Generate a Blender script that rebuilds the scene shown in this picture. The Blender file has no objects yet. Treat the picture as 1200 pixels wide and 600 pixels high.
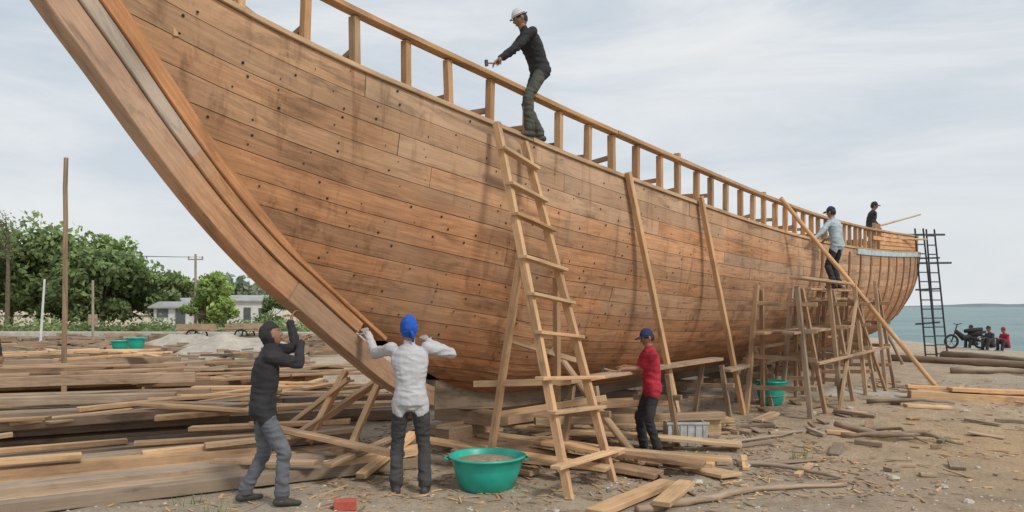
import bpy, math, random, bmesh
import numpy as np
from mathutils import Vector, Matrix, noise
random.seed(7)
R=random.random
def U(a,b): return a+(b-a)*random.random()
V=Vector
Z=V((0,0,1))
COL=bpy.context.scene.collection

# ------------------------------------------------------------------ materials
def newmat(name):
    m=bpy.data.materials.new(name); m.use_nodes=True
    n=m.node_tree.nodes; l=m.node_tree.links
    b=n['Principled BSDF']; return m,n,l,b
def ramp(n,stops):
    r=n.new('ShaderNodeValToRGB'); e=r.color_ramp.elements
    while len(e)<len(stops): e.new(.5)
    for i,(p,c) in enumerate(stops):
        e[i].position=p; e[i].color=(c[0],c[1],c[2],1)
    return r
def mixc(n,l,fac,a,b,mode='MIX'):
    m=n.new('ShaderNodeMix'); m.data_type='RGBA'; m.blend_type=mode
    for s,x in ((m.inputs[0],fac),(m.inputs[6],a),(m.inputs[7],b)):
        if hasattr(x,'is_linked'): l.new(x,s)
        elif isinstance(x,(int,float)): s.default_value=x
        else: s.default_value=(x[0],x[1],x[2],1)
    return m.outputs[2]
def noi(n,l,vec,scale,detail=5,rough=.6,dist=0):
    t=n.new('ShaderNodeTexNoise'); t.inputs['Scale'].default_value=scale
    t.inputs['Detail'].default_value=detail; t.inputs['Roughness'].default_value=rough
    t.inputs['Distortion'].default_value=dist
    if vec is not None: l.new(vec,t.inputs['Vector'])
    return t.outputs['Fac']
def wood(name,light,dark,grey=(.38,.33,.27),rough=.8,stain=.45,bump=.35,drips=False):
    m,n,l,b=newmat(name)
    uv=n.new('ShaderNodeUVMap'); uv.uv_map='UVMap'
    mp=n.new('ShaderNodeMapping'); mp.inputs['Scale'].default_value=(1.1,26,1); l.new(uv.outputs[0],mp.inputs[0])
    g=noi(n,l,mp.outputs[0],1.6,7,.65,.4)
    mp2=n.new('ShaderNodeMapping'); mp2.inputs['Scale'].default_value=(.7,3.2,1); l.new(uv.outputs[0],mp2.inputs[0])
    g2=noi(n,l,mp2.outputs[0],1.7,6,.7,.8)
    r1=ramp(n,[(.3,dark),(.52,tuple((x+y)/2 for x,y in zip(light,dark))),(.7,light)]); l.new(g,r1.inputs[0])
    at=n.new('ShaderNodeAttribute'); at.attribute_name='tone'
    sp=n.new('ShaderNodeSeparateColor'); l.new(at.outputs['Color'],sp.inputs[0])
    redd=mixc(n,l,1.0,r1.outputs[0],(1.1,.8,.6),'MULTIPLY')
    c=mixc(n,l,sp.outputs[2],r1.outputs[0],redd)
    c=mixc(n,l,sp.outputs[1],c,grey)
    r2=ramp(n,[(.32,(1-stain,)*3),(.5,(1,1,1)),(.72,(1.0,1.0,1.0))]); l.new(g2,r2.inputs[0])
    c=mixc(n,l,1.0,c,r2.outputs[0],'MULTIPLY')
    tc=n.new('ShaderNodeTexCoord')
    g3=noi(n,l,tc.outputs['Object'],.9,6,.65)
    r3=ramp(n,[(.3,(.72,.69,.66)),(.65,(1.1,1.07,1.04))]); l.new(g3,r3.inputs[0])
    c=mixc(n,l,1.0,c,r3.outputs[0],'MULTIPLY')
    if drips:
        mp3=n.new('ShaderNodeMapping'); mp3.inputs['Scale'].default_value=(4.5,4.5,.55); l.new(tc.outputs['Object'],mp3.inputs[0])
        g4=noi(n,l,mp3.outputs[0],1.0,7,.7,.3)
        r4=ramp(n,[(.36,(.62,.57,.53)),(.47,(1,1,1)),(.64,(1,1,1)),(.78,(1.15,1.16,1.18))]); l.new(g4,r4.inputs[0])
        c=mixc(n,l,.85,c,r4.outputs[0],'MULTIPLY')
        g5=noi(n,l,tc.outputs['Object'],.45,7,.72,.6)
        r5=ramp(n,[(.5,(0,0,0)),(.7,(.5,.5,.5))]); l.new(g5,r5.inputs[0])
        c=mixc(n,l,r5.outputs[0],c,(.44,.335,.235))
    cb=n.new('ShaderNodeCombineColor')
    for i in range(3): l.new(sp.outputs[0],cb.inputs[i])
    c=mixc(n,l,1.0,c,cb.outputs[0],'MULTIPLY')
    l.new(c,b.inputs['Base Color']); b.inputs['Roughness'].default_value=rough
    bp=n.new('ShaderNodeBump'); bp.inputs['Strength'].default_value=bump; bp.inputs['Distance'].default_value=.01
    l.new(g,bp.inputs['Height']); l.new(bp.outputs[0],b.inputs['Normal'])
    return m
def plain(name,col,rough=.7,var=.25,scale=12,bump=.15,metal=0,bd=.01):
    m,n,l,b=newmat(name)
    tc=n.new('ShaderNodeTexCoord'); g=noi(n,l,tc.outputs['Object'],scale,6,.65)
    lo=tuple(x*(1-var) for x in col); hi=tuple(min(1,x*(1+var)) for x in col)
    r=ramp(n,[(.32,lo),(.68,hi)]); l.new(g,r.inputs[0]); l.new(r.outputs[0],b.inputs['Base Color'])
    b.inputs['Roughness'].default_value=rough; b.inputs['Metallic'].default_value=metal
    bp=n.new('ShaderNodeBump'); bp.inputs['Strength'].default_value=bump; bp.inputs['Distance'].default_value=bd
    l.new(g,bp.inputs['Height']); l.new(bp.outputs[0],b.inputs['Normal'])
    return m
M={}
M['hull']=wood('hull_wood',(.66,.415,.235),(.39,.205,.105),grey=(.46,.375,.285),rough=.76,stain=.5,drips=True)
M['stem']=wood('stem_wood',(.60,.365,.19),(.39,.205,.1),grey=(.5,.47,.42))
M['rail']=wood('rail_wood',(.62,.42,.235),(.40,.24,.12))
M['new']=wood('fresh_sawn_wood',(.74,.55,.33),(.54,.36,.2))
M['old']=wood('weathered_timber',(.56,.415,.27),(.31,.21,.13),stain=.5)
M['grey']=wood('driftwood_grey',(.49,.40,.30),(.27,.21,.155),stain=.5)
M['dark']=wood('dark_timber',(.2,.12,.075),(.09,.05,.03))
M['hole']=plain('bolt_hole_black',(.03,.02,.015),.9)
M['blue']=plain('pale_blue_paint',(.4,.5,.53),.6,.25,5)
M['green']=plain('teal_plastic',(.02,.42,.33),.38,.15,4,.05)
M['soil']=plain('sawdust',(.3,.22,.15),.95,.4,30,.5)
M['red']=plain('red_clay',(.45,.09,.06),.8)
M['white']=plain('white_wall',(.6,.61,.61),.8,.15,2)
M['plastic']=plain('clear_plastic_grey',(.42,.44,.44),.35,.3,8)
M['roof']=plain('grey_roof',(.34,.35,.36),.7,.2,1)
M['win']=plain('dark_glass',(.1,.11,.12),.3)
M['metal']=plain('dark_steel',(.08,.09,.1),.5,.3,9,.1,.6)
M['rubber']=plain('tyre_rubber',(.02,.02,.02),.8)
M['stone']=plain('stone',(.46,.43,.38),.9,.3,20,.3)
M['bark']=plain('bark',(.13,.1,.07),.95,.3,6,.5)
M['conc']=plain('concrete',(.42,.41,.38),.9,.2,3)

# ------------------------------------------------------------------ mesh builder
class MB:
    def __init__(s): s.v=[];s.f=[];s.uv=[];s.t=[];s.m=[]
    def face(s,idx,uvs,tone=(1,0,0),mi=0):
        s.f.append(idx); s.uv.append(uvs); s.t.append(tone); s.m.append(mi)
    def beam(s,p0,p1,w,h,tone=None,mi=0,up=Z,taper=1.0,bow=0):
        p0=V(p0);p1=V(p1);d=p1-p0;L=d.length
        if L<1e-5:return
        d.normalize()
        if abs(d.dot(up))>.98: up=V((0.8,.6,0))
        x=d.cross(up).normalized(); y=x.cross(d).normalized()
        tone=tone or tn()
        n=1 if L<1.2 else 3
        b=len(s.v)
        for i in range(n+1):
            t=i/n; c=p0.lerp(p1,t)+y*(-bow*4*t*(1-t)); k=1+(taper-1)*t
            for sx,sy in((-1,-1),(1,-1),(1,1),(-1,1)):
                s.v.append(c+x*(sx*w/2*k)+y*(sy*h/2*k))
        uo=U(0,50);vo=U(0,50);per=[0,w,w+h,2*w+h,2*w+2*h]
        for i in range(n):
            a=b+i*4;u0=uo+L*i/n;u1=uo+L*(i+1)/n
            for j in range(4):
                k=(j+1)%4
                s.face((a+j,a+k,a+4+k,a+4+j),[(u0,vo+per[j]),(u0,vo+per[j+1]),(u1,vo+per[j+1]),(u1,vo+per[j])],tone,mi)
        s.face((b+3,b+2,b+1,b),[(uo,vo),(uo+w*.1,vo),(uo+w*.1,vo+h),(uo,vo+h)],(tone[0]*.85,tone[1],0),mi)
        e=b+n*4
        s.face((e,e+1,e+2,e+3),[(uo,vo),(uo+w*.1,vo),(uo+w*.1,vo+h),(uo,vo+h)],(tone[0]*.85,tone[1],0),mi)
    def pole(s,p0,p1,r0,r1=None,tone=None,mi=0,n=9,wob=0.0,segs=5,cap=True):
        r1=r1 if r1 is not None else r0
        p0=V(p0);p1=V(p1);d=(p1-p0);L=d.length;d.normalize()
        up=Z if abs(d.z)<.95 else V((1,0,0))
        x=d.cross(up).normalized();y=x.cross(d);tone=tone or tn();b=len(s.v);uo=U(0,50)
        for i in range(segs+1):
            t=i/segs;c=p0.lerp(p1,t)
            if 0<i<segs: c=c+x*U(-wob,wob)+y*U(-wob,wob)
            r=r0+(r1-r0)*t
            for j in range(n):
                a=2*math.pi*j/n
                s.v.append(c+x*math.cos(a)*r+y*math.sin(a)*r)
        for i in range(segs):
            for j in range(n):
                k=(j+1)%n;a=b+i*n
                u0=uo+L*i/segs;u1=uo+L*(i+1)/segs
                s.face((a+j,a+k,a+n+k,a+n+j),[(u0,j*r0),(u0,(j+1)*r0),(u1,(j+1)*r0),(u1,j*r0)],tone,mi)
        if cap:
            s.face(tuple(b+j for j in range(n))[::-1],[(0,0)]*n,tone,mi)
            s.face(tuple(b+segs*n+j for j in range(n)),[(0,0)]*n,tone,mi)
    def tube(s,pts,rs,tone=(1,0,0),mi=0,n=10):
        b=len(s.v);N=len(pts);acc=0
        px=None
        for i,p in enumerate(pts):
            p=V(p);d=(V(pts[min(i+1,N-1)])-V(pts[max(i-1,0)])).normalized()
            if px is None:
                up=Z if abs(d.z)<.9 else V((1,0,0)); px=d.cross(up).normalized()
            px=(px-d*px.dot(d)).normalized();y=d.cross(px)
            for j in range(n):
                a=2*math.pi*j/n
                s.v.append(p+px*math.cos(a)*rs[i]+y*math.sin(a)*rs[i])
        for i in range(N-1):
            for j in range(n):
                k=(j+1)%n;a=b+i*n
                s.face((a+j,a+k,a+n+k,a+n+j),[(i*.2,j*.02),(i*.2,j*.02+.02),(i*.2+.2,j*.02+.02),(i*.2+.2,j*.02)],tone,mi)
        s.face(tuple(b+j for j in range(n))[::-1],[(0,0)]*n,tone,mi)
        s.face(tuple(b+(N-1)*n+j for j in range(n)),[(0,0)]*n,tone,mi)
    def lathe(s,c,prof,n=32,mi=0,tone=(1,0,0),axis=None,wob=0):
        c=V(c);b=len(s.v)
        if axis is None: X=V((1,0,0));Y=V((0,1,0));A=Z
        else:
            A=V(axis).normalized();X=A.cross(Z if abs(A.z)<.9 else V((1,0,0))).normalized();Y=A.cross(X)
        for r,z in prof:
            for j in range(n):
                a=2*math.pi*j/n
                k=1+wob*math.sin(3*a+1)
                s.v.append(c+X*(r*k*math.cos(a))+Y*(r*k*math.sin(a))+A*z)
        for i in range(len(prof)-1):
            for j in range(n):
                k=(j+1)%n;a=b+i*n
                s.face((a+j,a+k,a+n+k,a+n+j),[(0,0)]*4,tone,mi)
    def sweep(s,rings,tone=None,mi=0,uo=None,tones=None):
        b=len(s.v);n=len(rings[0]);acc=0;uo=U(0,50) if uo is None else uo
        tone=tone or tn()
        for r in rings: s.v.extend([V(p) for p in r])
        for i in range(len(rings)-1):
            L=(V(rings[i+1][0])-V(rings[i][0])).length;vv=0
            for j in range(n):
                k=(j+1)%n;a=b+i*n
                w=(V(rings[i][k])-V(rings[i][j])).length
                s.face((a+j,a+k,a+n+k,a+n+j),[(uo+acc,vv),(uo+acc,vv+w),(uo+acc+L,vv+w),(uo+acc+L,vv)],tones[i] if tones else tone,mi);vv+=w
            acc+=L
        s.face(tuple(b+j for j in range(n))[::-1],[(0,0)]*n,tone,mi)
        e=b+(len(rings)-1)*n
        s.face(tuple(e+j for j in range(n)),[(0,0)]*n,tone,mi)
    def build(s,name,mats,parent=None,bevel=0,smooth=False):
        me=bpy.data.meshes.new(name)
        me.from_pydata([tuple(p) for p in s.v],[],s.f)
        uvl=me.uv_layers.new(name='UVMap')
        uvl.data.foreach_set('uv',np.array([c for u in s.uv for p in u for c in p],dtype='f'))
        ca=me.color_attributes.new('tone','FLOAT_COLOR','CORNER')
        arr=[]
        for f,t in zip(s.f,s.t): arr.extend([t[0],t[1],t[2],1.0]*len(f))
        ca.data.foreach_set('color',np.array(arr,dtype='f'))
        for m in mats: me.materials.append(m)
        me.polygons.foreach_set('material_index',np.array(s.m,dtype='i'))
        if smooth: me.polygons.foreach_set('use_smooth',[True]*len(s.f))
        me.update()
        o=bpy.data.objects.new(name,me);COL.objects.link(o)
        if parent: o.parent=parent
        if bevel:
            bv=o.modifiers.new('b','BEVEL');bv.width=bevel;bv.segments=1;bv.limit_method='ANGLE';bv.angle_limit=math.radians(50)
        return o
def tn(lo=.72,hi=1.2,g=.5): return (U(lo,hi),U(0,g)*R(),R()*.5)
def empty(name,loc=(0,0,0)):
    e=bpy.data.objects.new(name,None);COL.objects.link(e);e.empty_display_size=.2;return e

# ------------------------------------------------------------------ ground
def sm(a,b,x):
    t=max(0,min(1,(x-a)/(b-a)));return t*t*(3-2*t)
def G(x,y):
    z=.06*noise.noise(V((x*.45,y*.45,3)))+.03*noise.noise(V((x*1.7,y*1.7,9)))+.02*noise.noise(V((x*4.5,y*4.5,1)))
    z*=sm(60,30,abs(y))
    z+=.16*math.exp(-(((x-5.5)/3.5)**2+((y-13)/3.2)**2))-.09*math.exp(-(((x-1.8)/1.0)**2+((y-9.6)/1.0)**2))
    z-=.6*sm(19,27.5,x)+2.2*sm(27.5,40,x)
    return z
def axis(lo,hi,step,far0,far1):
    a=list(np.arange(lo,hi+1e-6,step)); s=step;x=hi
    while x<far1: s*=1.22;x+=s;a.append(x)
    s=step;x=lo
    while x>far0: s*=1.22;x-=s;a.insert(0,x)
    return a
xs=axis(-12,18,.11,-3000,60);ys=axis(4.5,22,.11,-60,3500)
gv=[(x,y,G(x,y)) for y in ys for x in xs];nx=len(xs)
gf=[(j*nx+i,j*nx+i+1,(j+1)*nx+i+1,(j+1)*nx+i) for j in range(len(ys)-1) for i in range(nx-1)]
me=bpy.data.meshes.new('ground');me.from_pydata(gv,[],gf);me.polygons.foreach_set('use_smooth',[True]*len(gf))
g=bpy.data.objects.new('ground',me);COL.objects.link(g)
m,n,l,b=newmat('sandy_ground')
tc=n.new('ShaderNodeTexCoord');o=tc.outputs['Object']
big=noi(n,l,o,.22,5,.6,.5);mid=noi(n,l,o,1.6,8,.7);fine=noi(n,l,o,26,6,.75);fin2=noi(n,l,o,110,3,.7)
r1=ramp(n,[(.36,(.50,.425,.335)),(.5,(.59,.49,.37)),(.64,(.62,.50,.355))]);l.new(big,r1.inputs[0])
r2=ramp(n,[(.3,(.65,.62,.59)),(.5,(1,1,1)),(.72,(1.18,1.16,1.13))]);l.new(mid,r2.inputs[0])
c=mixc(n,l,1.0,r1.outputs[0],r2.outputs[0],'MULTIPLY')
r3=ramp(n,[(.33,(.52,.5,.48)),(.5,(1,1,1)),(.75,(1.25,1.25,1.25))]);l.new(fine,r3.inputs[0])
c=mixc(n,l,.75,c,r3.outputs[0],'MULTIPLY')
sx=n.new('ShaderNodeSeparateXYZ');l.new(o,sx.inputs[0])
mr=n.new('ShaderNodeMapRange');mr.inputs[1].default_value=2.0;mr.inputs[2].default_value=6;l.new(sx.outputs[0],mr.inputs[0])
mr2=n.new('ShaderNodeMapRange');mr2.inputs[1].default_value=15;mr2.inputs[2].default_value=10;l.new(sx.outputs[1],mr2.inputs[0])
mm=n.new('ShaderNodeMath');mm.operation='MULTIPLY';l.new(mr.outputs[0],mm.inputs[0]);l.new(mr2.outputs[0],mm.inputs[1])
c2=mixc(n,l,1.0,c,(1.08,.93,.76),'MULTIPLY')
c=mixc(n,l,mm.outputs[0],c,c2)
l.new(c,b.inputs['Base Color']);b.inputs['Roughness'].default_value=.97
ad=n.new('ShaderNodeMath');ad.operation='ADD';l.new(fine,ad.inputs[0]);l.new(mid,ad.inputs[1])
ad2=n.new('ShaderNodeMath');ad2.operation='ADD';l.new(ad.outputs[0],ad2.inputs[0]);l.new(fin2,ad2.inputs[1])
bp=n.new('ShaderNodeBump');bp.inputs['Strength'].default_value=.85;bp.inputs['Distance'].default_value=.05
l.new(ad2.outputs[0],bp.inputs['Height']);l.new(bp.outputs[0],b.inputs['Normal'])
me.materials.append(m)

# sea
sv=[];sxs=[21,30,45,80,160,400,1200,4500];sys_=[-60,0,20,40,70,120,250,600,1500,4500]
for y in sys_:
    for x in sxs: sv.append((x,y,-.6))
k=len(sxs)
sf=[(j*k+i,j*k+i+1,(j+1)*k+i+1,(j+1)*k+i) for j in range(len(sys_)-1) for i in range(k-1)]
me=bpy.data.meshes.new('sea');me.from_pydata(sv,[],sf);so=bpy.data.objects.new('sea',me);COL.objects.link(so)
m,n,l,b=newmat('sea_water');tc=n.new('ShaderNodeTexCoord')
mp=n.new('ShaderNodeMapping');mp.inputs['Scale'].default_value=(.5,1,1);l.new(tc.outputs['Object'],mp.inputs[0])
w=noi(n,l,mp.outputs[0],.8,8,.7);w2=noi(n,l,mp.outputs[0],.05,6,.65)
r=ramp(n,[(.38,(.1,.19,.2)),(.62,(.19,.285,.28))]);l.new(w2,r.inputs[0]);l.new(r.outputs[0],b.inputs['Base Color'])
b.inputs['Roughness'].default_value=.4
bp=n.new('ShaderNodeBump');bp.inputs['Strength'].default_value=.8;bp.inputs['Distance'].default_value=.35
l.new(w,bp.inputs['Height']);l.new(bp.outputs[0],b.inputs['Normal']);me.materials.append(m)
mb=MB();rings=[]
for i in range(41):
    t=i/40;x=620+t*800;h=1.5+5*abs(noise.noise(V((t*7,2,0))))+2.5*math.sin(math.pi*t)
    h*=min(1,t*6,(1-t)*6)+.05
    rings.append([(x,1300,-2),(x,1300,h),(x+5,1360,h*.7),(x,1420,-2)])
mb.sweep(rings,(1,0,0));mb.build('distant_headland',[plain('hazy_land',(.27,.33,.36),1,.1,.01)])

# ------------------------------------------------------------------ hull
def interp(pts):
    X=[p[0] for p in pts];Y=[p[1] for p in pts];n_=len(X)
    D=[(Y[i+1]-Y[i])/(X[i+1]-X[i]) for i in range(n_-1)]
    T=[D[0]]+[((D[i-1]*(X[i+1]-X[i])+D[i]*(X[i]-X[i-1]))/(X[i+1]-X[i-1])) for i in range(1,n_-1)]+[D[-1]]
    def f(x):
        if x<=X[0]: return Y[0]+T[0]*(x-X[0])
        if x>=X[-1]: return Y[-1]
        i=0
        while x>X[i+1]: i+=1
        h=X[i+1]-X[i];t=(x-X[i])/h
        return (2*t**3-3*t*t+1)*Y[i]+(t**3-2*t*t+t)*h*T[i]+(-2*t**3+3*t*t)*Y[i+1]+(t**3-t*t)*h*T[i+1]
    return f
th=math.radians(36.5);dA=V((math.sin(th),math.cos(th),0));nA=V((math.cos(th),-math.sin(th),0));A0=V((-2.14,7.7,0))
SE=28.6
Hf=interp([(-3.3,.03),(-2.5,.11),(-2,.2),(-1,.41),(0,.62),(1,.84),(2,1.03),(3,1.2),(4,1.35),(6,1.55),(9,1.7),(12,1.78),(16,1.8),(20,1.8),(24,1.76),(26,1.62),(27.2,1.3),(28,.85),(28.6,.12)])
zsf=interp([(-3.3,5.25),(-2.4,4.9),(-2,4.74),(-1,4.40),(0,4.16),(1,3.98),(2,3.83),(3,3.68),(4,3.565),(6,3.40),(9,3.25),(12,3.20),(16,3.27),(20,3.42),(25,3.67),(28.6,3.86)])
stemPts=[(-3.3,5.5),(-3.05,5.05),(-2.75,4.6),(-2.4,4.14),(-2.06,3.75),(-1.615,3.22),(-1.11,2.67),(-.5,2.12),(0,1.76),(.56,1.36),(1.25,.91),(2.0,.62),(3,.5),(5,.45),(12,.45),(20,.5),(24,.7),(26,1.15),(27.6,1.9),(28.4,2.6)]
zkf=interp(stemPts)
zrf=interp([(-2.68,5.5),(-2.43,5.05),(-2.13,4.6),(-1.78,4.14),(-1.44,3.75),(-1.0,3.22),(-.5,2.67),(.12,2.14),(.62,1.8),(1.2,1.42),(1.9,1.02),(2.6,.80),(4,.7),(12,.69),(20,.74),(24,.95),(26,1.42),(27.7,2.15),(28.6,2.7)])
h0=.1
def depth(s): return max(.001,zsf(s)-zrf(s))
def hp(s,fr,side=1):
    fr=max(0,min(.9995,fr));H=max(Hf(s),.11)
    a=sm(-2,7,s)*(1-.5*sm(22,28,s))
    q=1.25+1.45*a;p=1.1+.95*a
    h=h0+(H-h0)*(1-fr**q)**(1/p)
    P=A0+dA*s+nA*(h*side);P.z=zsf(s)-fr*depth(s);return P
D0=depth(2.6)
def Df(s): return D0 if s<2.6 else depth(s)
def HP(s,f,off=0,side=1):
    def g_(s,f): return hp(s,f*Df(s)/depth(s),side)
    P=g_(s,f)
    if off==0:return P
    f=min(f,.992*depth(s)/Df(s));
    a=g_(s+.03,f)-g_(s-.03,f);bb=g_(s,f+.004)-g_(s,max(0,f-.004))
    N=a.cross(bb)
    if N.length<1e-9: N=nA*side
    N.normalize()
    if N.dot(nA*side)<0:N=-N
    return P+N*off
def s_start(f):
    lo,hi=-2.6,2.6
    for _ in range(40):
        mid=(lo+hi)/2
        if depth(mid)<f*D0: lo=mid
        else: hi=mid
    return hi
ship=empty('wooden_ship')
NS=16;fs=[1-(1-i/NS)**1.22 for i in range(NS+1)];fs[-1]=.998
mb=MB();mh=MB()
for side in(1,-1):
  for i in range(NS):
    f0,f1=fs[i]+.0010,fs[i+1]-.0010;fm=(f0+f1)/2
    ss=[s_start(f) for f in(f0,fm,f1)]
    cuts=[None];x=max(ss)+U(1.8,5.5)
    while x<26.5: cuts.append(x);x+=U(3.6,6.8)
    cuts.append(SE)
    for ci,(c0,c1) in enumerate(zip(cuts[:-1],cuts[1:])):
        A_=ss if c0 is None else [c0+.003]*3
        E_=[c1-(.003 if c1<SE else 0)]*3
        k=max(3,int((E_[1]-A_[1])/.26));off=.032+U(0,.007)
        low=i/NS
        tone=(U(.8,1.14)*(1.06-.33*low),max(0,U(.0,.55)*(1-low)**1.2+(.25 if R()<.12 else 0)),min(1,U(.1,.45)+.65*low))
        rows=[]
        for j in range(k+1):
            S=[a+(e-a)*j/k for a,e in zip(A_,E_)]
            rows.append(([HP(S[0],f0,.0,side),HP(S[0],f0,off,side),HP(S[1],fm,off+.002,side),HP(S[2],f1,off,side),HP(S[2],f1,.0,side)],S))
        b0=len(mb.v);uo=U(0,40);vo=U(0,40)
        for r_,S in rows: mb.v.extend(r_)
        vv=[0,.03,.03+.1,.03+.2,.26]
        for j in range(k):
            for q in range(4):
                ia=b0+j*5+q
                idx=(ia,ia+1,ia+6,ia+5) if side<0 else (ia,ia+5,ia+6,ia+1)
                uvq=[(uo+rows[j][1][1],vo+vv[q]),(uo+rows[j][1][1],vo+vv[q+1]),(uo+rows[j+1][1][1],vo+vv[q+1]),(uo+rows[j+1][1][1],vo+vv[q])]
                if side>0: uvq=[uvq[0],uvq[3],uvq[2],uvq[1]]
                tt=tone if q in(1,2) else (tone[0]*.5,tone[1],0)
                mb.face(idx,uvq,tt)
        if ci>0: mb.face(tuple(b0+z_ for z_ in (0,1,2,3,4)),[(0,0)]*5,(.4,0,0))
        mb.face(tuple(b0+k*5+z_ for z_ in (0,1,2,3,4)),[(0,0)]*5,(.4,0,0))
    s=-2.4+U(0,.4)
    while s<27:
        for ff in(.24,.76):
            if R()<(.6 if s<8 else .3) and i<14:
                f=f0+(f1-f0)*(ff+U(-.12,.12));sj=s+U(-.1,.1)
                if sj>s_start(f)+.12:
                    c=HP(sj,f,.0425,side);c1=HP(sj+.02,f,.0425,side);c2=HP(sj,f+.006,.0425,side)
                    ax=(c1-c).normalized();ay=(c2-c);ay=(ay-ax*ay.dot(ax)).normalized();r=U(.006,.015)
                    b0=len(mh.v)
                    for q in range(7):
                        an=2*math.pi*q/7;mh.v.append(c+ax*math.cos(an)*r+ay*math.sin(an)*r)
                    mh.face(tuple(b0+q for q in range(7)),[(0,0)]*7)
        s+=.46
mb.build('hull_planks',[M['hull']],ship)
mh.build('bolt_holes',[M['hole']],ship)
mb=MB();k=90
for side in(1,-1):
    b0=len(mb.v);nf=24
    for j in range(k+1):
        for q in range(nf+1):
            f=q/nf*.998;s0=s_start(f) if q else s_start(.002)
            mb.v.append(HP(s0+(SE-s0)*j/k,f,.006,side))
    for j in range(k):
        for q in range(nf):
            a=b0+j*(nf+1)+q
            mb.face((a,a+1,a+nf+2,a+nf+1),[(j*.3,q*.1),(j*.3,q*.1+.1),(j*.3+.3,q*.1+.1),(j*.3+.3,q*.1)],(.6,0,0))
mb.build('inner_planking',[M['dark']],ship)
mb=MB();b0=0
for j in range(61):
    s=-2.1+(28.3+2.1)*j/60
    h=max(.05,hp(s,.1).__sub__(A0+dA*s).dot(nA)-.01)
    for sd in(-1,1):
        P=A0+dA*s+nA*(h*sd);P.z=zsf(s)-.1*depth(s);mb.v.append(P)
for j in range(60):
    a=j*2;mb.face((a,a+1,a+3,a+2),[(j*.5,0),(j*.5,3),(j*.5+.5,3),(j*.5+.5,0)],(.9,.2,0))
mb.build('deck',[M['old']],ship)
def sweep_line(mb,sl,zfun,e0,e1,thk,tone,mi=0,tonef=None):
    rings=[]
    for s in sl:
        T=V((.02,zfun(s+.01)-zfun(s-.01))).normalized()
        I=V((-T[1],T[0]))
        if I[1]<0: I=-I
        r=[]
        for e,sd in((e0,1),(e0,-1),(e1,-1),(e1,1)):
            P=A0+dA*(s+I[0]*e)+nA*(thk*sd);P.z=zfun(s)+I[1]*e;r.append(P)
        rings.append(r)
    mb.sweep(rings,tone,mi,tones=[tonef(s) for s in sl] if tonef else None)
mb=MB()
sl=[-3.35+.15*i for i in range(int(5.6/.15))]
sweep_line(mb,sl[:22],zkf,0,.225,.105,(1.0,.12,.4),tonef=lambda s:(.98,.1+.3*sm(-1.0,-1.9,s),.4))
sweep_line(mb,sl[21:],zkf,.0,.225,.1065,(.85,.3,.3))
sweep_line(mb,sl[:27],zkf,.229,.36,.135,(.95,.05,.3),tonef=lambda s:(.95,.04+.75*sm(-1.3,-1.7,s),.3))
sweep_line(mb,sl[:29],zkf,.362,.53,.16,(.98,.0,.5))
mb.build('stem',[M['stem']],ship,bevel=.008)
mb=MB()
sweep_line(mb,[2.1+.5*i for i in range(53)],zkf,0,.26,.12,(.7,.3,.3))
mb.beam(A0+dA*28.45+V((0,0,1.9)),A0+dA*28.75+V((0,0,4.3)),.2,.24,(.8,.2,0))
mb.beam(A0+dA*1.9+V((0,0,.78)),A0+dA*3.6+V((0,0,.68)),.25,.36,(.72,.3,.3))
mb.build('keel',[M['grey']],ship,bevel=.01)
def hrail(mb,s0,s1,zo,ho,w,h,side,tone,mi=0,step=.3,jit=0):
    rings=[];n_=int((s1-s0)/step)+1
    for j in range(n_+1):
        s=s0+(s1-s0)*j/n_
        c=hp(s,0,side);hh=max(0.02,(c-A0-dA*s).dot(nA*side)+ho)
        c=A0+dA*s+nA*(hh*side);zz=zsf(s)+zo
        c2=hp(s+.05,0,side)-hp(s-.05,0,side);c2.z=0;lat=V((c2.y,-c2.x,0)).normalized()
        rings.append([c+lat*(-w/2)+Z*(zz-h/2),c+lat*(w/2)+Z*(zz-h/2),c+lat*(w/2)+Z*(zz+h/2),c+lat*(-w/2)+Z*(zz+h/2)])
    mb.sweep(rings,tone,mi)
mb=MB()
for side in(1,-1):
    s=-2.3
    while s<28.3:
        e=min(28.45,s+U(4,6))
        hrail(mb,s,e-.008,.028,-.02,.17,.05,side,(U(.95,1.2),U(.1,.35),0));s=e
    s=-2.2
    while s<27.9:
        e=min(28.1,s+U(4,6.5))
        hrail(mb,s,e-.01,.60+U(-.006,.006),-.06,.13,.055,side,(U(.85,1.1),U(.0,.3),.2));s=e
mb.build('rails',[M['rail']],ship,bevel=.005)
mb=MB()
for side in(1,-1):
    s=-2.0;i=0
    while s<27.9:
        sj=s+U(-.05,.05)
        c=hp(sj,0,side);hh=max(0.03,(c-A0-dA*sj).dot(nA*side)-.09)
        c=A0+dA*sj+nA*(hh*side);z=zsf(sj)
        topj=U(.66,.8) if R()<.18 else .565
        lean=dA*U(-.05,.05)
        mb.beam(c+Z*(z-.45),c+Z*(z+topj)+lean,U(.075,.095),.075,(U(.8,1.25),U(0,.3),R()*.5),up=dA)
        if R()<.75:
            zz=z+U(.16,.3)
            mb.beam(c+Z*zz+nA*(side*-.05)+dA*.05,c+Z*(zz+U(-.05,.05))-nA*(side*U(.4,.7))+dA*U(-.1,.3)+dA*.05,.05,.06,tn(.7,1.1))
        s+=.56;i+=1
mb.build('frame_heads',[M['rail']],ship,bevel=.004)
mb=MB()
for side in(1,-1):
    for zo in(.13,.25,.37,.49):
        hrail(mb,17.5+U(0,1.5),28.3,zo,-.025,.03,.1,side,(U(.95,1.2),0,.8))
hrail(mb,15.5,28.4,-.06,.055,.04,.13,1,(1,0,0),1);hrail(mb,15.5,28.4,-.06,.055,.04,.13,-1,(1,0,0),1)
mb.build('stern_bulwark',[M['new'],M['blue']],ship)
mb=MB()
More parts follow.
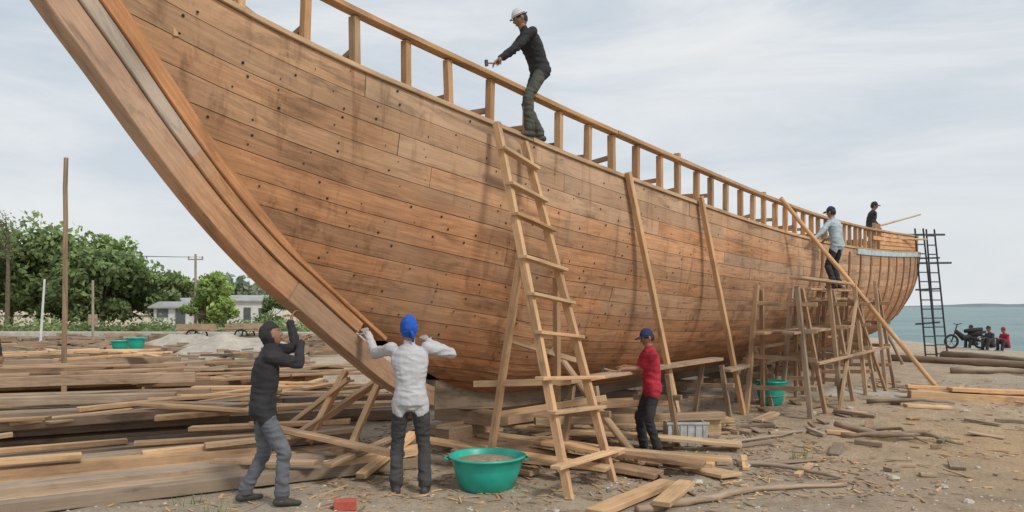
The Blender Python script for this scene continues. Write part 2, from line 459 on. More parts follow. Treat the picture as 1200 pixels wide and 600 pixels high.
for side in(1,-1):
  for s,f1,w,tnv in [(12.4+i*1.18,.78,.13,.85) for i in range(13)]:
    rings=[]
    for j in range(17):
        f=.035+(f1-.035)*j/16;sj=s-.3*(j/16)**2
        rings.append([HP(sj-w/2,f,.036,side),HP(sj+w/2,f,.036,side),HP(sj+w/2,f,.062,side),HP(sj-w/2,f,.062,side)])
    mb.sweep(rings,(tnv*U(.85,1.1),0,.4))
mb.build('side_battens',[wood('batten_wood',(.38,.2,.105),(.23,.115,.06))],ship)
mb=MB()
for s in(2.7,4.6,6.6,8.8,11,13.4,16,18.6,21.2,23.6):
    c=A0+dA*s;gz=G(c.x,c.y);top=zkf(s)-.002
    nlay=3;hh=(top-gz+.02)/nlay
    for q in range(nlay):
        d=(nA if q%2==0 else dA)*U(.4,.6)
        z=gz-.02+hh*(q+.5)
        mb.beam(c-d+Z*z,c+d+Z*z,.24,hh-.004,tn(.6,1.1,.9))
mb.build('keel_blocks',[M['old']],ship,bevel=.008)
def SP(s,h,z=0):
    P=A0+dA*s+nA*h;P.z=z;return P

# ------------------------------------------------------------------ shores / poles
def prop(name,p0,p1,r0,r1,mat='new',tone=None,wob=.012):
    mb=MB();mb.pole(p0,p1,r0,r1,tone or tn(.85,1.1,.4),n=10,wob=wob,segs=8);return mb.build(name,[M[mat]],smooth=False)
def squared(name,p0,p1,w,h,mat='new',tone=None):
    mb=MB();mb.beam(p0,p1,w,h,tone or tn(.85,1.1,.3),up=nA);return mb.build(name,[M[mat]],bevel=.005)
p=SP(5.35,1.72);squared('shoring_pole',(p.x,p.y,G(p.x,p.y)-.03),SP(4.2,1.47,3.62),.085,.07,'new',(.95,.1,.4))
p=SP(7.15,1.98);squared('shoring_pole',(p.x,p.y,G(p.x,p.y)-.03),SP(6.15,1.67,3.5),.085,.07,'new',(.92,.1,.5))
prop('leaning_pole',(8.95,15.9,-.02),SP(9.55,1.82,3.85),.05,.04,'new',(1.1,0,.3))
for s,l_ in((3.4,1.0),(9.6,1.1),(12.2,1.2),(15.5,1.25),(18.5,1.2),(21.5,1.2)):
    a=SP(s+U(-.3,.3),1.55+U(0,.5));a.z=G(a.x,a.y)-.02
    t=HP(s,.8,.03,1);prop('bilge_shore',a,t,.05,.045,'old')

# ------------------------------------------------------------------ A-frame ladder
mb=MB()
fL=V((.56,7.43,0));fR=V((1.08,8.18,0));fL.z=G(fL.x,fL.y)-.02;fR.z=G(fR.x,fR.y)-.02
tL=V((-.155,8.42,3.78));tR=V((.16,8.76,3.64))
mb.beam(fL,tL+(tL-fL)*.02,.085,.06,(1.0,.15,.4),up=dA);mb.beam(fR,tR+(tR-fR)*.02,.085,.06,(.95,.2,.5),up=dA)
nr=9
for i in range(nr):
    t=.1+.85*i/(nr-1)+U(-.012,.012)
    a=fL.lerp(tL,t);c=fR.lerp(tR,t);d=(c-a).normalized()+Z*U(-.03,.03)
    ov=U(.04,.1) if i>2 else U(.08,.3)
    ft=V((.35,-.45,.0)).normalized()*.052
    mb.beam(a-d*ov*.7+ft,c+d*ov+ft,U(.085,.12),.035,tn(.8,1.15,.4))
mL=fL.lerp(tL,.62);mR=fR.lerp(tR,.6)
mb.beam(V((-.27,8.55,G(-.27,8.55)-.02)),mL+V((-.03,.07,0)),.08,.06,(.95,.2,.4),up=nA)
mb.beam(V((.55,9.25,G(.55,9.25)-.02)),mR+V((-.03,.07,0)),.08,.06,(.85,.3,.4),up=nA)
mb.beam(V((-.42,8.5,.98)),V((.62,8.1,1.05)),.05,.07,(1,.3,.3))
mb.beam(V((-.2,8.75,.6)),V((1.05,8.55,.82)),.05,.07,(1.05,.2,.2))
mb.beam(V((-.1,8.3,1.5)),V((.75,9.1,1.2)),.05,.06,(.9,.3,.3))
mb.build('wooden_ladder',[M['new']],bevel=.004)

# ------------------------------------------------------------------ scaffold amidships
mb=MB()
def gp(s,h): P=SP(s,h);P.z=G(P.x,P.y)-.02;return P
for s in(7.35,9.2,11.1,13.0):
    zt=2.12 if s<12 else 2.2
    for h,hl in((2.0,2.12),(3.0,2.75)):
        mb.beam(gp(s-.15,h),SP(s,hl,zt+U(.02,.25)),.09,.07,tn(.75,1.1,.7),up=nA)
        mb.beam(gp(s+.5,h+.05),SP(s+.12,hl+.04,zt),.08,.06,tn(.7,1.1,.7),up=nA)
    for z in(.55,1.0,1.45,1.9):
        mb.beam(SP(s-.02,1.95,z+U(-.04,.04)),SP(s+.02,3.05,z+U(-.04,.04)),.05,.07,tn(.75,1.1,.6))
for z,h,s0,s1 in((1.42,2.3,6.9,12.0),(1.44,2.52,7.2,12.2),(1.43,2.75,6.9,11.2),(1.96,2.3,8.9,13.8),(1.97,2.55,8.8,13.6),(2.16,2.15,10.0,14.2),(.95,3.04,7.4,12.8),(2.28,2.8,7.1,10.2),(1.15,2.0,7.5,13.3)):
    mb.beam(SP(s0,h,z),SP(s1,h+U(-.05,.05),z+U(-.03,.05)),.19 if z>1.2 else .08,.04,tn(.85,1.2,.5))
mb.beam(gp(8.5,3.1),SP(10.9,2.85,2.0),.07,.05,tn(),up=nA);mb.beam(gp(12.4,3.1),SP(10.8,2.85,1.9),.07,.05,tn(),up=nA)
mb.build('timber_scaffold',[M['old']],bevel=.004)
mb=MB()
mb.beam(SP(2.2,1.55,.98),SP(6.6,1.75,1.02),.22,.045,(1.0,.3,.2))
mb.beam(SP(6.4,1.95,.86),SP(10.5,2.0,.95),.2,.045,(.95,.4,.2))
for s in(2.6,4.5,6.4,8.3,10.2):
    a=gp(s,1.45);b_=gp(s,2.05)
    mb.beam(a,SP(s,1.6,.94),.07,.06,tn(.7,1,.7),up=dA);mb.beam(b_,SP(s,1.9,.94),.07,.06,tn(.7,1,.7),up=dA)
    mb.beam(SP(s,1.4,.6),SP(s,2.1,.64),.05,.07,tn(.7,1,.7))
mb.build('plank_trestle',[M['old']],bevel=.004)

# ------------------------------------------------------------------ stern tower ladders
mb=MB();ox=-.35
for (x0,y0,x1,y1) in((14.9,26.9,14.2,26.3),(15.5,27.3,14.75,26.6)):
    x0+=ox;x1+=ox
    for k_ in(0,.4):
        mb.beam((x0+k_,y0+.1,-.05),(x1+k_*.7,y1+.1,4.5),.055,.05,(.9,.2,0),up=nA)
    for i in range(14):
        t=.04+i*.07
        a=V((x0,y0+.1,-.05)).lerp(V((x1,y1+.1,4.5)),t);c=V((x0+.4,y0+.1,-.05)).lerp(V((x1+.28,y1+.1,4.5)),t)
        mb.beam(a,c,.04,.04,(.9,.3,0))
for z in(1.2,2.4,3.5): mb.beam((14.5+ox,26.9,z),(15.6+ox,27.4,z+.05),.05,.06,(.8,.3,0))
mb.beam((13.6+ox,26.1,4.25),(15.5+ox,26.9,4.33),.05,.07,(1.1,.1,0));mb.beam((13.9+ox,26.4,3.3),(15.9+ox,27.2,3.36),.05,.07,(1,.1,0))
mb.build('access_ladder_tower',[M['metal']])

# ------------------------------------------------------------------ timber piles
def bundle(name,a,b_,n_,width,mats=('old',),layers=1,wr=(.14,.28),hr=(.07,.16),zb=0.0,jl=.5,ang=.05,grey=.8,cross=0):
    mb=MB();a=V((a[0],a[1],0));b_=V((b_[0],b_[1],0));d=(b_-a).normalized();pn=V((-d.y,d.x,0))
    for L in range(layers):
        for i in range(n_ if L==0 else int(n_*(.85-.2*L))):
            t=(i+U(.1,.9))/n_ if L==0 else R()*.9
            o=pn*(width*t);sh=d*U(-jl,jl);cut=U(0,1.3)
            p0=a+o+sh+pn*U(-ang,ang)*5;p1=b_+o+sh+pn*U(-ang,ang)*6-d*cut
            w=U(*wr);h=U(*hr);zz=zb+h/2+L*(sum(hr)/2+.012)
            p0.z=G(p0.x,p0.y)+zz+U(0,.03);p1.z=G(p1.x,p1.y)+zz+U(-.01,.05)
            mb.beam(p0,p1,w,h,tn(.6,1.15,grey),random.randrange(len(mats)),bow=U(-.02,.02))
    for i in range(cross):
        c=a.lerp(b_,R())+pn*(width*R());an=random.gauss(0,.42)+math.atan2(d.y,d.x);L_=U(1.0,2.8)
        dd=V((math.cos(an),math.sin(an),0))*L_/2;z=zb+layers*(sum(hr)/2)+U(.03,.09)
        c.z=G(c.x,c.y)+z
        mb.beam(c-dd+Z*U(-.04,.04),c+dd+Z*U(-.02,.06),U(.08,.2),U(.03,.06),tn(.85,1.2,.3),len(mats)-1)
    return mb.build(name,[M[m_] for m_ in mats],bevel=.006)
bundle('timber_pile',(-5.6,5.75),(-1.15,8.65),5,1.15,('grey','old','old'),1,wr=(.18,.3),hr=(.12,.18),cross=2,ang=.012)
bundle('timber_pile',(-6.6,6.4),(-1.6,9.5),7,1.7,('old','grey','new'),2,wr=(.16,.3),cross=6,ang=.02)
bundle('timber_pile',(-8.8,8.3),(-3.0,11.2),9,2.2,('grey','old','new'),3,wr=(.16,.32),cross=12,ang=.03)
bundle('timber_pile',(-9.5,10.3),(-4.4,11.9),8,2.6,('grey','grey','old'),5,wr=(.22,.38),hr=(.12,.18),cross=7,ang=.02)
bundle('timber_pile',(-13,13.8),(-6.8,15.4),9,3.0,('old','grey','new'),5,wr=(.18,.34),hr=(.11,.19),cross=16,ang=.05)
bundle('timber_pile',(-7.0,14.5),(-3.4,15.4),8,3.0,('new','old'),3,cross=22,ang=.09)
bundle('timber_pile',(-4.6,11.2),(-1.8,12.2),8,2.2,('grey','old','new'),3,cross=16,ang=.09)
bundle('timber_pile',(-15,18),(-9,19.5),9,3.5,('old','grey'),4,cross=8,ang=.06)
mb=MB()
L=[((-3.15,9.35,.42),(-1.15,7.95,.3),.13,.05),((-3.9,9.3,.36),(-2.0,9.5,.42),.16,.05),((-2.7,9.0,.2),(-1.7,10.2,.9),.1,.08),
   ((-2.45,9.2,.2),(-2.15,9.9,1.0),.09,.07),((-2.9,10.1,.3),(-2.0,9.4,.95),.07,.06),((-1.9,9.1,.2),(-1.65,9.7,.95),.08,.06),
   ((-4.6,9.9,.4),(-2.3,10.7,.5),.2,.06),((-5.2,10.6,.5),(-3.0,9.7,.5),.15,.04),((-3.6,10.4,.45),(-1.6,10.6,.5),.18,.05),
   ((-1.6,8.1,.05),(-1.15,9.0,.35),.12,.06),((-3.4,8.5,.3),(-1.9,9.3,.35),.14,.05),((-2.0,8.25,.12),(-1.0,8.9,.2),.16,.1)]
for a,b_,w,h in L: mb.beam(a,b_,w,h,tn(.85,1.2,.3))
mb.build('loose_boards',[M['new']],bevel=.004)
mb=MB()
L=[((-1.3,10.3,.25),(2.3,8.7,.07),.26,.06,0),((-.9,9.9,.16),(1.6,8.35,.06),.3,.06,1),((-.7,9.3,.08),(1.55,8.55,.05),.25,.07,1),
   ((-.3,10.6,.22),(2.9,9.7,.08),.25,.05,0),((.3,9.3,.2),(2.1,8.4,.12),.24,.05,1),((1.2,10.8,.12),(3.2,11.2,.13),.22,.06,0),
   ((-.6,11.0,.35),(2.4,11.6,.36),.2,.12,1),((-1.0,9.6,.3),(.6,10.9,.36),.2,.14,1),((.4,8.95,.27),(1.2,8.5,.25),.3,.05,0),((-.55,8.9,.05),(.25,8.35,.05),.2,.06,1),
   ((1.9,9.1,.05),(2.35,8.2,.05),.3,.04,0),((.3,10.2,.33),(2.9,10.55,.3),.16,.1,1),((-1.1,9.0,.28),(1.0,8.0,.18),.2,.045,0),((.9,9.0,.2),(2.5,8.75,.1),.17,.05,0)]
for a,b_,w,h,mi in L:
    a=V(a);b_=V(b_);a.z+=G(a.x,a.y);b_.z+=G(b_.x,b_.y);mb.beam(a,b_,w,h,tn(.75,1.2,.5),mi)
mb.build('plank_stack',[M['new'],M['old']],bevel=.006)
def single(name,a,b_,w,h,mat='new',tone=None):
    mb=MB();a=V(a);b_=V(b_);a.z+=G(a.x,a.y);b_.z+=G(b_.x,b_.y);mb.beam(a,b_,w,h,tone);mb.build(name,[M[mat]],bevel=.006)
single('wooden_plank',(.72,6.75,.03),(1.62,7.95,.05),.19,.06,'new',(.95,.1,.3))
single('wooden_plank',(1.35,6.95,.09),(1.75,7.7,.1),.17,.05,'new',(1.0,.0,.1))
single('wooden_plank',(6.6,12.9,.03),(7.3,12.8,.03),.22,.05,'new',(1.15,.0,0))
mb=MB()
for a,b_,w,h in(((7.55,14.6,.08),(10.2,13.9,.08),.3,.15),((7.9,14.95,.08),(10.4,14.3,.08),.25,.15),((8.2,14.4,.2),(9.7,14.2,.2),.25,.07),((7.6,14.8,.21),(8.9,14.5,.2),.2,.06)):
    a=V(a);b_=V(b_);a.z+=G(a.x,a.y);b_.z+=G(b_.x,b_.y);mb.beam(a,b_,w,h,tn(.95,1.2,.2))
mb.build('timber_stack',[M['new']],bevel=.006)
mb=MB()
for i in range(150):
    if i<60: x=U(-1.5,3.5);y=U(8.3,12)
    elif i<115: x=U(3.2,10.5);y=U(11,19)
    else: x=U(2.2,8);y=U(8,13)
    if abs(x)/y>.75: continue
    an=U(0,3.14);L_=U(.12,.7)*(1 if i<115 else .7);d=V((math.cos(an),math.sin(an),0))*L_/2;h=U(.015,.05)
    a=V((x,y,0))-d;b_=V((x,y,0))+d;a.z=G(a.x,a.y)+h/2+.005;b_.z=G(b_.x,b_.y)+h/2+U(0,.05)
    mb.beam(a,b_,U(.03,.16),h,tn(.6,1.2,.8),random.randrange(3))
mb.build('wood_offcuts',[M['new'],M['grey'],M['old']],bevel=.003)
def log(name,pts,r0,r1,mat='grey',tone=(1,.3,0)):
    P=[];rs=[]
    for i in range(len(pts)-1):
        for q in range(4):
            t=q/4;x=pts[i][0]+(pts[i+1][0]-pts[i][0])*t;y=pts[i][1]+(pts[i+1][1]-pts[i][1])*t;z=pts[i][2]+(pts[i+1][2]-pts[i][2])*t
            P.append((x+U(-.02,.02),y+U(-.02,.02),G(x,y)+z))
    P.append((pts[-1][0],pts[-1][1],G(*pts[-1][:2])+pts[-1][2]))
    rs=[(r0+(r1-r0)*i/(len(P)-1))*U(.8,1.15) for i in range(len(P))]
    mb=MB();mb.tube(P,rs,tone,0,9);mb.build(name,[M[mat]],smooth=True)
log('log',[(1.15,6.95,.03),(1.8,7.35,.04),(2.5,7.65,.04),(3.4,7.8,.02)],.042,.022,'grey',(1.1,.4,.4))
log('branch',[(2.6,8.9,.03),(3.2,8.55,.06),(3.5,8.2,.02)],.035,.02)
log('branch',[(4.5,10.7,.12),(4.9,10.2,.05),(5.4,10.1,.1),(5.7,9.7,.03)],.05,.02,'grey',(.9,.3,.3))
log('branch',[(4.4,10.3,.03),(5.0,10.0,.1),(5.7,10.2,.04)],.04,.02,'grey',(.8,.3,.3))
log('branch',[(4.9,10.6,.03),(5.2,10.3,.12),(5.3,9.8,.02)],.03,.012,'grey',(.8,.3,.3))
log('branch',[(2.5,10.0,.02),(3.6,10.3,.04),(4.4,10.9,.03)],.025,.015)
log('driftwood_log',[(15.2,27,.1),(15.3,24,.16),(15.6,20.5,.1)],.17,.12,'grey',(.7,.5,.3))
log('driftwood_log',[(12.8,26,.1),(15.0,22.5,.1),(16.5,19.8,.1)],.13,.09,'old',(.8,.5,0))
log('driftwood_log',[(12,21,.08),(13.5,20.5,.1),(15.5,19.6,.06)],.1,.06,'grey')
log('branch',[(6.2,13.4,.04),(6.9,13.0,.12),(7.6,13.2,.03)],.04,.02,'grey',(.8,.3,0))
mb=MB()
for i in range(3800):
    y=5.2+14*R()**1.4;x=U(-.72,.72)*y
    if R()<.45: x=U(-2,4);y=U(7.3,12)
    s_=U(.012,.07) if R()<.93 else U(.07,.22)
    an=U(0,6.3);d=V((math.cos(an),math.sin(an),U(-.15,.15)))*s_;c=V((x,y,G(x,y)+.008))
    mb.beam(c-d,c+d,U(.008,.03),U(.004,.012),tn(.7,1.2,.6),random.randrange(2))
mb.build('wood_chips',[M['new'],M['grey']])
mb=MB()
for i in range(2300):
    y=5.0+18*R()**1.3;x=U(-.72,.72)*y;r=U(.006,.02) if R()<.96 else U(.02,.06)
    c=V((x,y,G(x,y)+r*.2));b0=len(mb.v)
    for zz,k_ in((-.6,.7),(.1,1),(.7,.55)):
        for j in range(6):
            a=j*math.pi/3;kk=k_*U(.8,1.2);mb.v.append(c+V((math.cos(a)*r*kk*1.2,math.sin(a)*r*kk,zz*r*.8)))
    for q in range(2):
        for j in range(6):
            k_=(j+1)%6;mb.face((b0+q*6+j,b0+q*6+k_,b0+q*6+6+k_,b0+q*6+6+j),[(0,0)]*4)
    mb.face(tuple(b0+12+j for j in range(6)),[(0,0)]*6)
mb.build('pebbles',[M['stone']])

# ------------------------------------------------------------------ tubs & bits
def tub(name,c,r,h,fill=.7,han=True):
    c=V(c);c.z+=G(c.x,c.y)-.01;mb=MB()
    mb.lathe(c,[(0,0),(r*.62,0),(r*.72,.02),(r*.9,h*.6),(r*.97,h*.93),(r*1.03,h*.95),(r*1.04,h),(r*.97,h*1.01),(r*.93,h*.96),(r*.86,h*.6),(r*.68,.05),(0,.045)],40,0,wob=.012)
    if fill: mb.lathe(c,[(r*.9,h*fill),(r*.6,h*(fill+.07)),(r*.3,h*(fill+.13)),(0,h*(fill+.15))],24,1,wob=.03)
    if han:
        for sd in(-1,1):
            pts=[c+V((sd*r*(1.0+.12*math.sin(t)),math.cos(t)*.09,h*.9+.0*t)) for t in [i*math.pi/6 for i in range(7)]]
            mb.tube(pts,[.012]*7,(1,0,0),0,6)
    return mb.build(name,[M['green'],M['soil']],smooth=True)
tub('green_basin',(-.26,7.95,0),.385,.35,.82)
tub('green_bucket',(4.5,13.35,0),.26,.42,.4)
tub('green_bucket',(-9.3,19.0,.75),.22,.3,0)
tub('green_basin',(-9.9,19.4,.7),.22,.24,0)
mb=MB();mb.beam((-1.62,6.98,G(-1.55,7)+.045),(-1.42,7.02,G(-1.55,7)+.045),.11,.09,(1,0,0));mb.build('red_brick',[M['red']],bevel=.006)
mb=MB();c=V((2.32,10.3,0));c.z=G(c.x,c.y)
for a,b_,w,h in(((-.26,-.17,.16),(.26,-.17,.16),.02,.3),((-.26,.17,.16),(.26,.17,.16),.02,.3),((-.25,-.16,.16),(-.25,.16,.16),.02,.3),((.25,-.16,.16),(.25,.16,.16),.02,.3),((-.25,0,.02),(.25,0,.02),.32,.02),((-.28,-.185,.31),(.28,-.185,.31),.02,.03),((-.28,.185,.31),(.28,.185,.31),.02,.03)):
    mb.beam(c+V(a),c+V(b_),w,h,(1,0,0))
for i in range(5): mb.beam(c+V((-.2+i*.1,-.185,.03)),c+V((-.2+i*.1,-.185,.29)),.015,.012,(1,0,0))
mb.build('plastic_crate',[M['plastic']])
mb=MB();c=V((2.75,10.6,G(2.75,10.6)+.12));mb.beam(c-V((.12,.03,0)),c+V((.12,.03,0)),.12,.24,(1.1,0,0));mb.build('timber_block',[M['new']],bevel=.008)
M['weed']=plain('weed_green',(.16,.22,.07),.7)
mb=MB()
for (cx,cy) in((-3.0,7.1),(-4.3,6.4),(-3.9,10.1),(-2.6,6.8),(3.4,9.1),(-5.6,8.1)):
    for q in range(14):
        x=cx+U(-.12,.12);y=cy+U(-.1,.1);a=U(0,6.3);h=U(.06,.2);z=G(x,y);b0=len(mb.v);dx=V((math.cos(a),math.sin(a),0))
        mb.v.extend([V((x,y,z))-dx*.006,V((x,y,z))+dx*.006,V((x+U(-.06,.06),y+U(-.06,.06),z+h))]);mb.face((b0,b0+1,b0+2),[(0,0)]*3)
mb.build('weeds',[M['weed']])

# ------------------------------------------------------------------ poles at left / background
mb=MB();mb.pole((-8.4,14.4,.0),(-8.36,14.4,4.62),.05,.04,(.8,.3,.3),n=10,wob=.01,segs=8);mb.build('wooden_post',[M['old']])
mb=MB();mb.pole((-21.5,35,0),(-21.3,35,3.05),.06,.045,(1.2,.9,0));mb.build('white_post',[M['white']])
mb=MB();mb.pole((-19.1,35,0),(-19.1,35,3.0),.06,.05,(1,.5,0));mb.beam((-19.3,35,1.2),(-18.9,35,1.2),.05,.5,(1,.2,0));mb.build('mooring_post',[M['grey']])
def upole(x,y,h):
    mb=MB();mb.pole((x,y,-.2),(x,y,h),.1,.07,(.9,.5,0));mb.beam((x-.5,y,h-.35),(x+.5,y,h-.35),.07,.07,(.7,.4,0))
    for dx in(-.45,0,.45): mb.lathe((x+dx,y,h-.3),[(.03,0),(.06,.05),(.04,.1),(.06,.14),(0,.16)],8)
    return mb.build('utility_pole',[M['grey']])
upole(-20.6,50,5.2);upole(-44,54,7.0)
mb=MB()
for dx in(-.45,.45):
    pts=[];
    for i in range(17):
        t=i/16;pts.append((-44+dx+(23.4)*t,54-4*t,6.8+(5.0-6.8)*t-1.0*4*t*(1-t)*.35))
    mb.tube(pts,[.013]*17,(1,0,0),0,5)
mb.build('overhead_wires',[M['metal']])

# ------------------------------------------------------------------ buildings
def house(name,c,w,d,h,rh,nw=3,gable=True):
    e=empty(name);x,y=c
    mb=MB()
    mb.beam((x-w/2,y,h/2),(x+w/2,y,h/2),d,h,(1,0,0));mb.build('walls',[M['white']],e)
    mb=MB();ov=.3
    ring=lambda X:[(X,y-d/2-ov,h-.05),(X,y+d/2+ov,h-.05),(X,y+d/2+ov,h+.06),(X,y,h+rh),(X,y-d/2-ov,h+.06)]
    mb.sweep([ring(x-w/2-ov),ring(x+w/2+ov)],(1,0,0));mb.build('roof',[M['roof']],e)
    mb=MB()
    for i in range(nw):
        wx=x-w/2+w*(i+.5)/nw
        if i==nw//2: mb.beam((wx-.35,y-d/2-.02,.85),(wx+.35,y-d/2-.02,.85),.06,1.6,(1,0,0))
        else: mb.beam((wx-.4,y-d/2-.02,1.3),(wx+.4,y-d/2-.02,1.3),.06,.6,(1,0,0))
    mb.build('openings',[M['win']],e)
house('white_house',(-24.6,57),2.6,3,1.7,.45,2)
house('white_house',(-31.5,76),4.0,4,2.1,.5,3)
house('white_house',(-26.2,78),4.6,4,2.3,.6,3)
mb=MB()
mb.beam((-60,44,.12),(-10,42,.1),.5,.6,(1,0,0));mb.build('low_wall',[M['conc']],bevel=.03)
def mound(name,cx,cy,rx,ry,h,mat,seed):
    n_=28;mb=MB()
    for j in range(n_+1):
        for i in range(n_+1):
            a=i/n_*2-1;bq=j/n_*2-1;r=min(1,math.hypot(a,bq))
            z=h*(math.cos(math.pi*r)+1)/2*(1+.5*noise.noise(V((a*3,bq*3,seed))))+.06*h*noise.noise(V((a*12,bq*12,seed)))*(1-r)
            x=cx+a*rx;y=cy+bq*ry;mb.v.append(V((x,y,G(x,y)+z-.03)))
    for j in range(n_):
        for i in range(n_):
            q=j*(n_+1)+i;mb.face((q,q+1,q+n_+2,q+n_+1),[(0,0)]*4)
    return mb.build(name,[M[mat]],smooth=True)
M['sand']=plain('grey_sand',(.40,.36,.31),.97,.25,2,.4,0,.04)
mound('sand_mound',-10.8,30,3.6,3,.7,'sand',2);mound('sand_mound',-14,33,3.4,2.5,.6,'sand',5);mound('sand_mound',5.6,15.5,3.4,1.2,.22,'sand',11)
mb=MB()
for i in range(650):
    x=U(-26,-6.5);y=U(20,43)
    if x/y>-.22 or x/y<-.7: continue
    an=random.gauss(.3,.6);L_=U(.3,2.0);d=V((math.cos(an),math.sin(an),U(-.08,.08)))*L_/2;c=V((x,y,G(x,y)+U(.02,.3)))
    mb.beam(c-d,c+d,U(.05,.3),U(.04,.16),tn(.5,1.15,1),random.randrange(2))
mb.build('yard_debris',[M['grey'],M['old']])
def cart(x,y):
    mb=MB();z=G(x,y)
    mb.beam((x-.8,y,z+.62),(x+.8,y,z+.62),.9,.08,(1,.2,0),0)
    for sy in(-.45,.45): mb.beam((x-.8,y+sy,z+.8),(x+.8,y+sy,z+.8),.04,.28,(1,.2,0),0)
    mb.beam((x+.8,y-.35,z+.62),(x+1.7,y-.3,z+.8),.05,.05,(1,.2,0),0);mb.beam((x+.8,y+.35,z+.62),(x+1.7,y+.3,z+.8),.05,.05,(1,.2,0),0)
    for sy in(-.52,.52):
        pts=[(x+.32*math.cos(t),y+sy,z+.34+.32*math.sin(t)) for t in [i*2*math.pi/16 for i in range(17)]];mb.tube(pts,[.04]*17,(1,0,0),1,6)
        for q in range(6): mb.beam((x,y+sy,z+.34),(x+.3*math.cos(q*1.047),y+sy,z+.34+.3*math.sin(q*1.047)),.02,.02,(1,0,0),1)
    mb.build('hand_cart',[M['old'],M['rubber']])
cart(-15.6,38);cart(-13.4,38.5)

# ------------------------------------------------------------------ trees
def leafmat(name,c):
    m,n,l,b=newmat(name);at=n.new('ShaderNodeAttribute');at.attribute_name='tone'
    cc=mixc(n,l,1.0,at.outputs['Color'],c,'MULTIPLY');l.new(cc,b.inputs['Base Color']);b.inputs['Roughness'].default_value=.7
    tr=n.new('ShaderNodeBsdfTranslucent');l.new(cc,tr.inputs[0]);mx=n.new('ShaderNodeMixShader');mx.inputs[0].default_value=.3
    l.new(b.outputs[0],mx.inputs[1]);l.new(tr.outputs[0],mx.inputs[2]);l.new(mx.outputs[0],n['Material Output'].inputs[0]);return m
M['leafA']=leafmat('foliage_dark',(.19,.265,.11));M['leafB']=leafmat('foliage_fresh',(.28,.39,.12))
def leaf(mb,c,s,tone,mi):
    a=V((U(-1,1),U(-1,1),U(-1,1))).normalized();b_=a.cross(V((U(-1,1),U(-1,1),U(-1,1)))).normalized()
    b0=len(mb.v);mb.v.extend([c-a*s,c+b_*s*.55,c+a*s,c-b_*s*.55]);mb.face((b0,b0+1,b0+2,b0+3),[(0,0)]*4,tone,mi)
def tree(name,x,y,h,cr,nc=34,nl=230,ls=.2,leafm='leafA'):
    mb=MB();z0=G(x,y)-.1;th_=h*.42
    mb.tube([(x,y,z0),(x+U(-.2,.2),y,z0+th_*.5),(x+U(-.3,.3),y,z0+th_)],[h*.035,h*.028,h*.022],(1,0,0),0,8)
    top=V((x,y,z0+th_))
    for i in range(nc):
        ph=U(0,6.28);rr=cr*math.sqrt(U(.02,1));zz=h*U(.24,.93)
        rr*=math.sqrt(max(.1,1-((zz/h-.54)/.46)**2))
        c=V((x+rr*math.cos(ph),y+rr*math.sin(ph),z0+zz))
        if i%2==0:
            m_=top.lerp(c,.5)+V((0,0,-.2));mb.tube([top-Z*U(0,th_*.4),m_,c],[h*.014,h*.009,.02],(1,0,0),0,5)
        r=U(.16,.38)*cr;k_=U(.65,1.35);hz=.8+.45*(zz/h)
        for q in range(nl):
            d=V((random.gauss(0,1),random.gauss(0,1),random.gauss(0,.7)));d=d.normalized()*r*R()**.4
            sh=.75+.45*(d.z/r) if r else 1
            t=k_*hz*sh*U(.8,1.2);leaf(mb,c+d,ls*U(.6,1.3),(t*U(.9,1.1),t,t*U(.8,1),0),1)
    return mb.build(name,[M['bark'],M[leafm]])
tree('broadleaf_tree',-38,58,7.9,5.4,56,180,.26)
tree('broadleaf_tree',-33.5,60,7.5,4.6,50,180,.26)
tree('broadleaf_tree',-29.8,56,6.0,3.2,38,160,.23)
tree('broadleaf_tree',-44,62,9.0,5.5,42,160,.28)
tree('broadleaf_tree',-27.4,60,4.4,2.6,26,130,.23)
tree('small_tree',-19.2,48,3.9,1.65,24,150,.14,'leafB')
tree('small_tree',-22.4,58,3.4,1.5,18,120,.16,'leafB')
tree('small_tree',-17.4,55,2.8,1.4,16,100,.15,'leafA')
mb=MB();base=V((-32.9,50,0))
mb.tube([base,base+V((.1,0,4)),base+V((.0,0,7.0))],[.16,.12,.05],(1,0,0),0,7)
for i in range(44):
    a=base+Z*U(4.5,7.2);d=V((U(-1,1),U(-1,1),U(.1,1)))*U(.6,1.6);mb.tube([a,a+d*.5,a+d+V((0,0,U(-.1,.2)))],[.03,.018,.008],(1,0,0),0,4)
    for q in range(12): leaf(mb,a+d*U(.5,1.1)+V((U(-.25,.25),U(-.25,.25),U(-.25,.25))),.08,(1,1,1),1)
mb.build('sparse_tree',[M['bark'],M['leafA']])
mb=MB()
for i in range(260):
    x=U(-110,-32);y=U(120,150);h=U(5,8.6)*(.75+.35*noise.noise(V((x*.08,0,0))));k_=U(.85,1.15)
    for q in range(60):
        d=V((random.gauss(0,1.1),random.gauss(0,1.1),0));z=h*U(.1,1)**.6;kk=k_*1.2*(.75+.3*z/h);leaf(mb,V((x,y,z))+d*(1.2-z/h*.6),.6,(kk*1.15,kk,kk*1.7),0)  # leaf tone lightened and pushed to blue: distance haze painted into the colour
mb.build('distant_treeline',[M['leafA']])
mb=MB()
for i in range(90):
    x=U(-36,-12);y=U(44.5,50);r=U(.3,.95);k_=U(.6,1.3)
    for q in range(80):
        d=V((random.gauss(0,1),random.gauss(0,1),abs(random.gauss(0,1))))*r*.5;leaf(mb,V((x,y,.1))+d,.13,(k_,k_,k_*.9),0)
mb.build('shrubs',[M['leafA']])

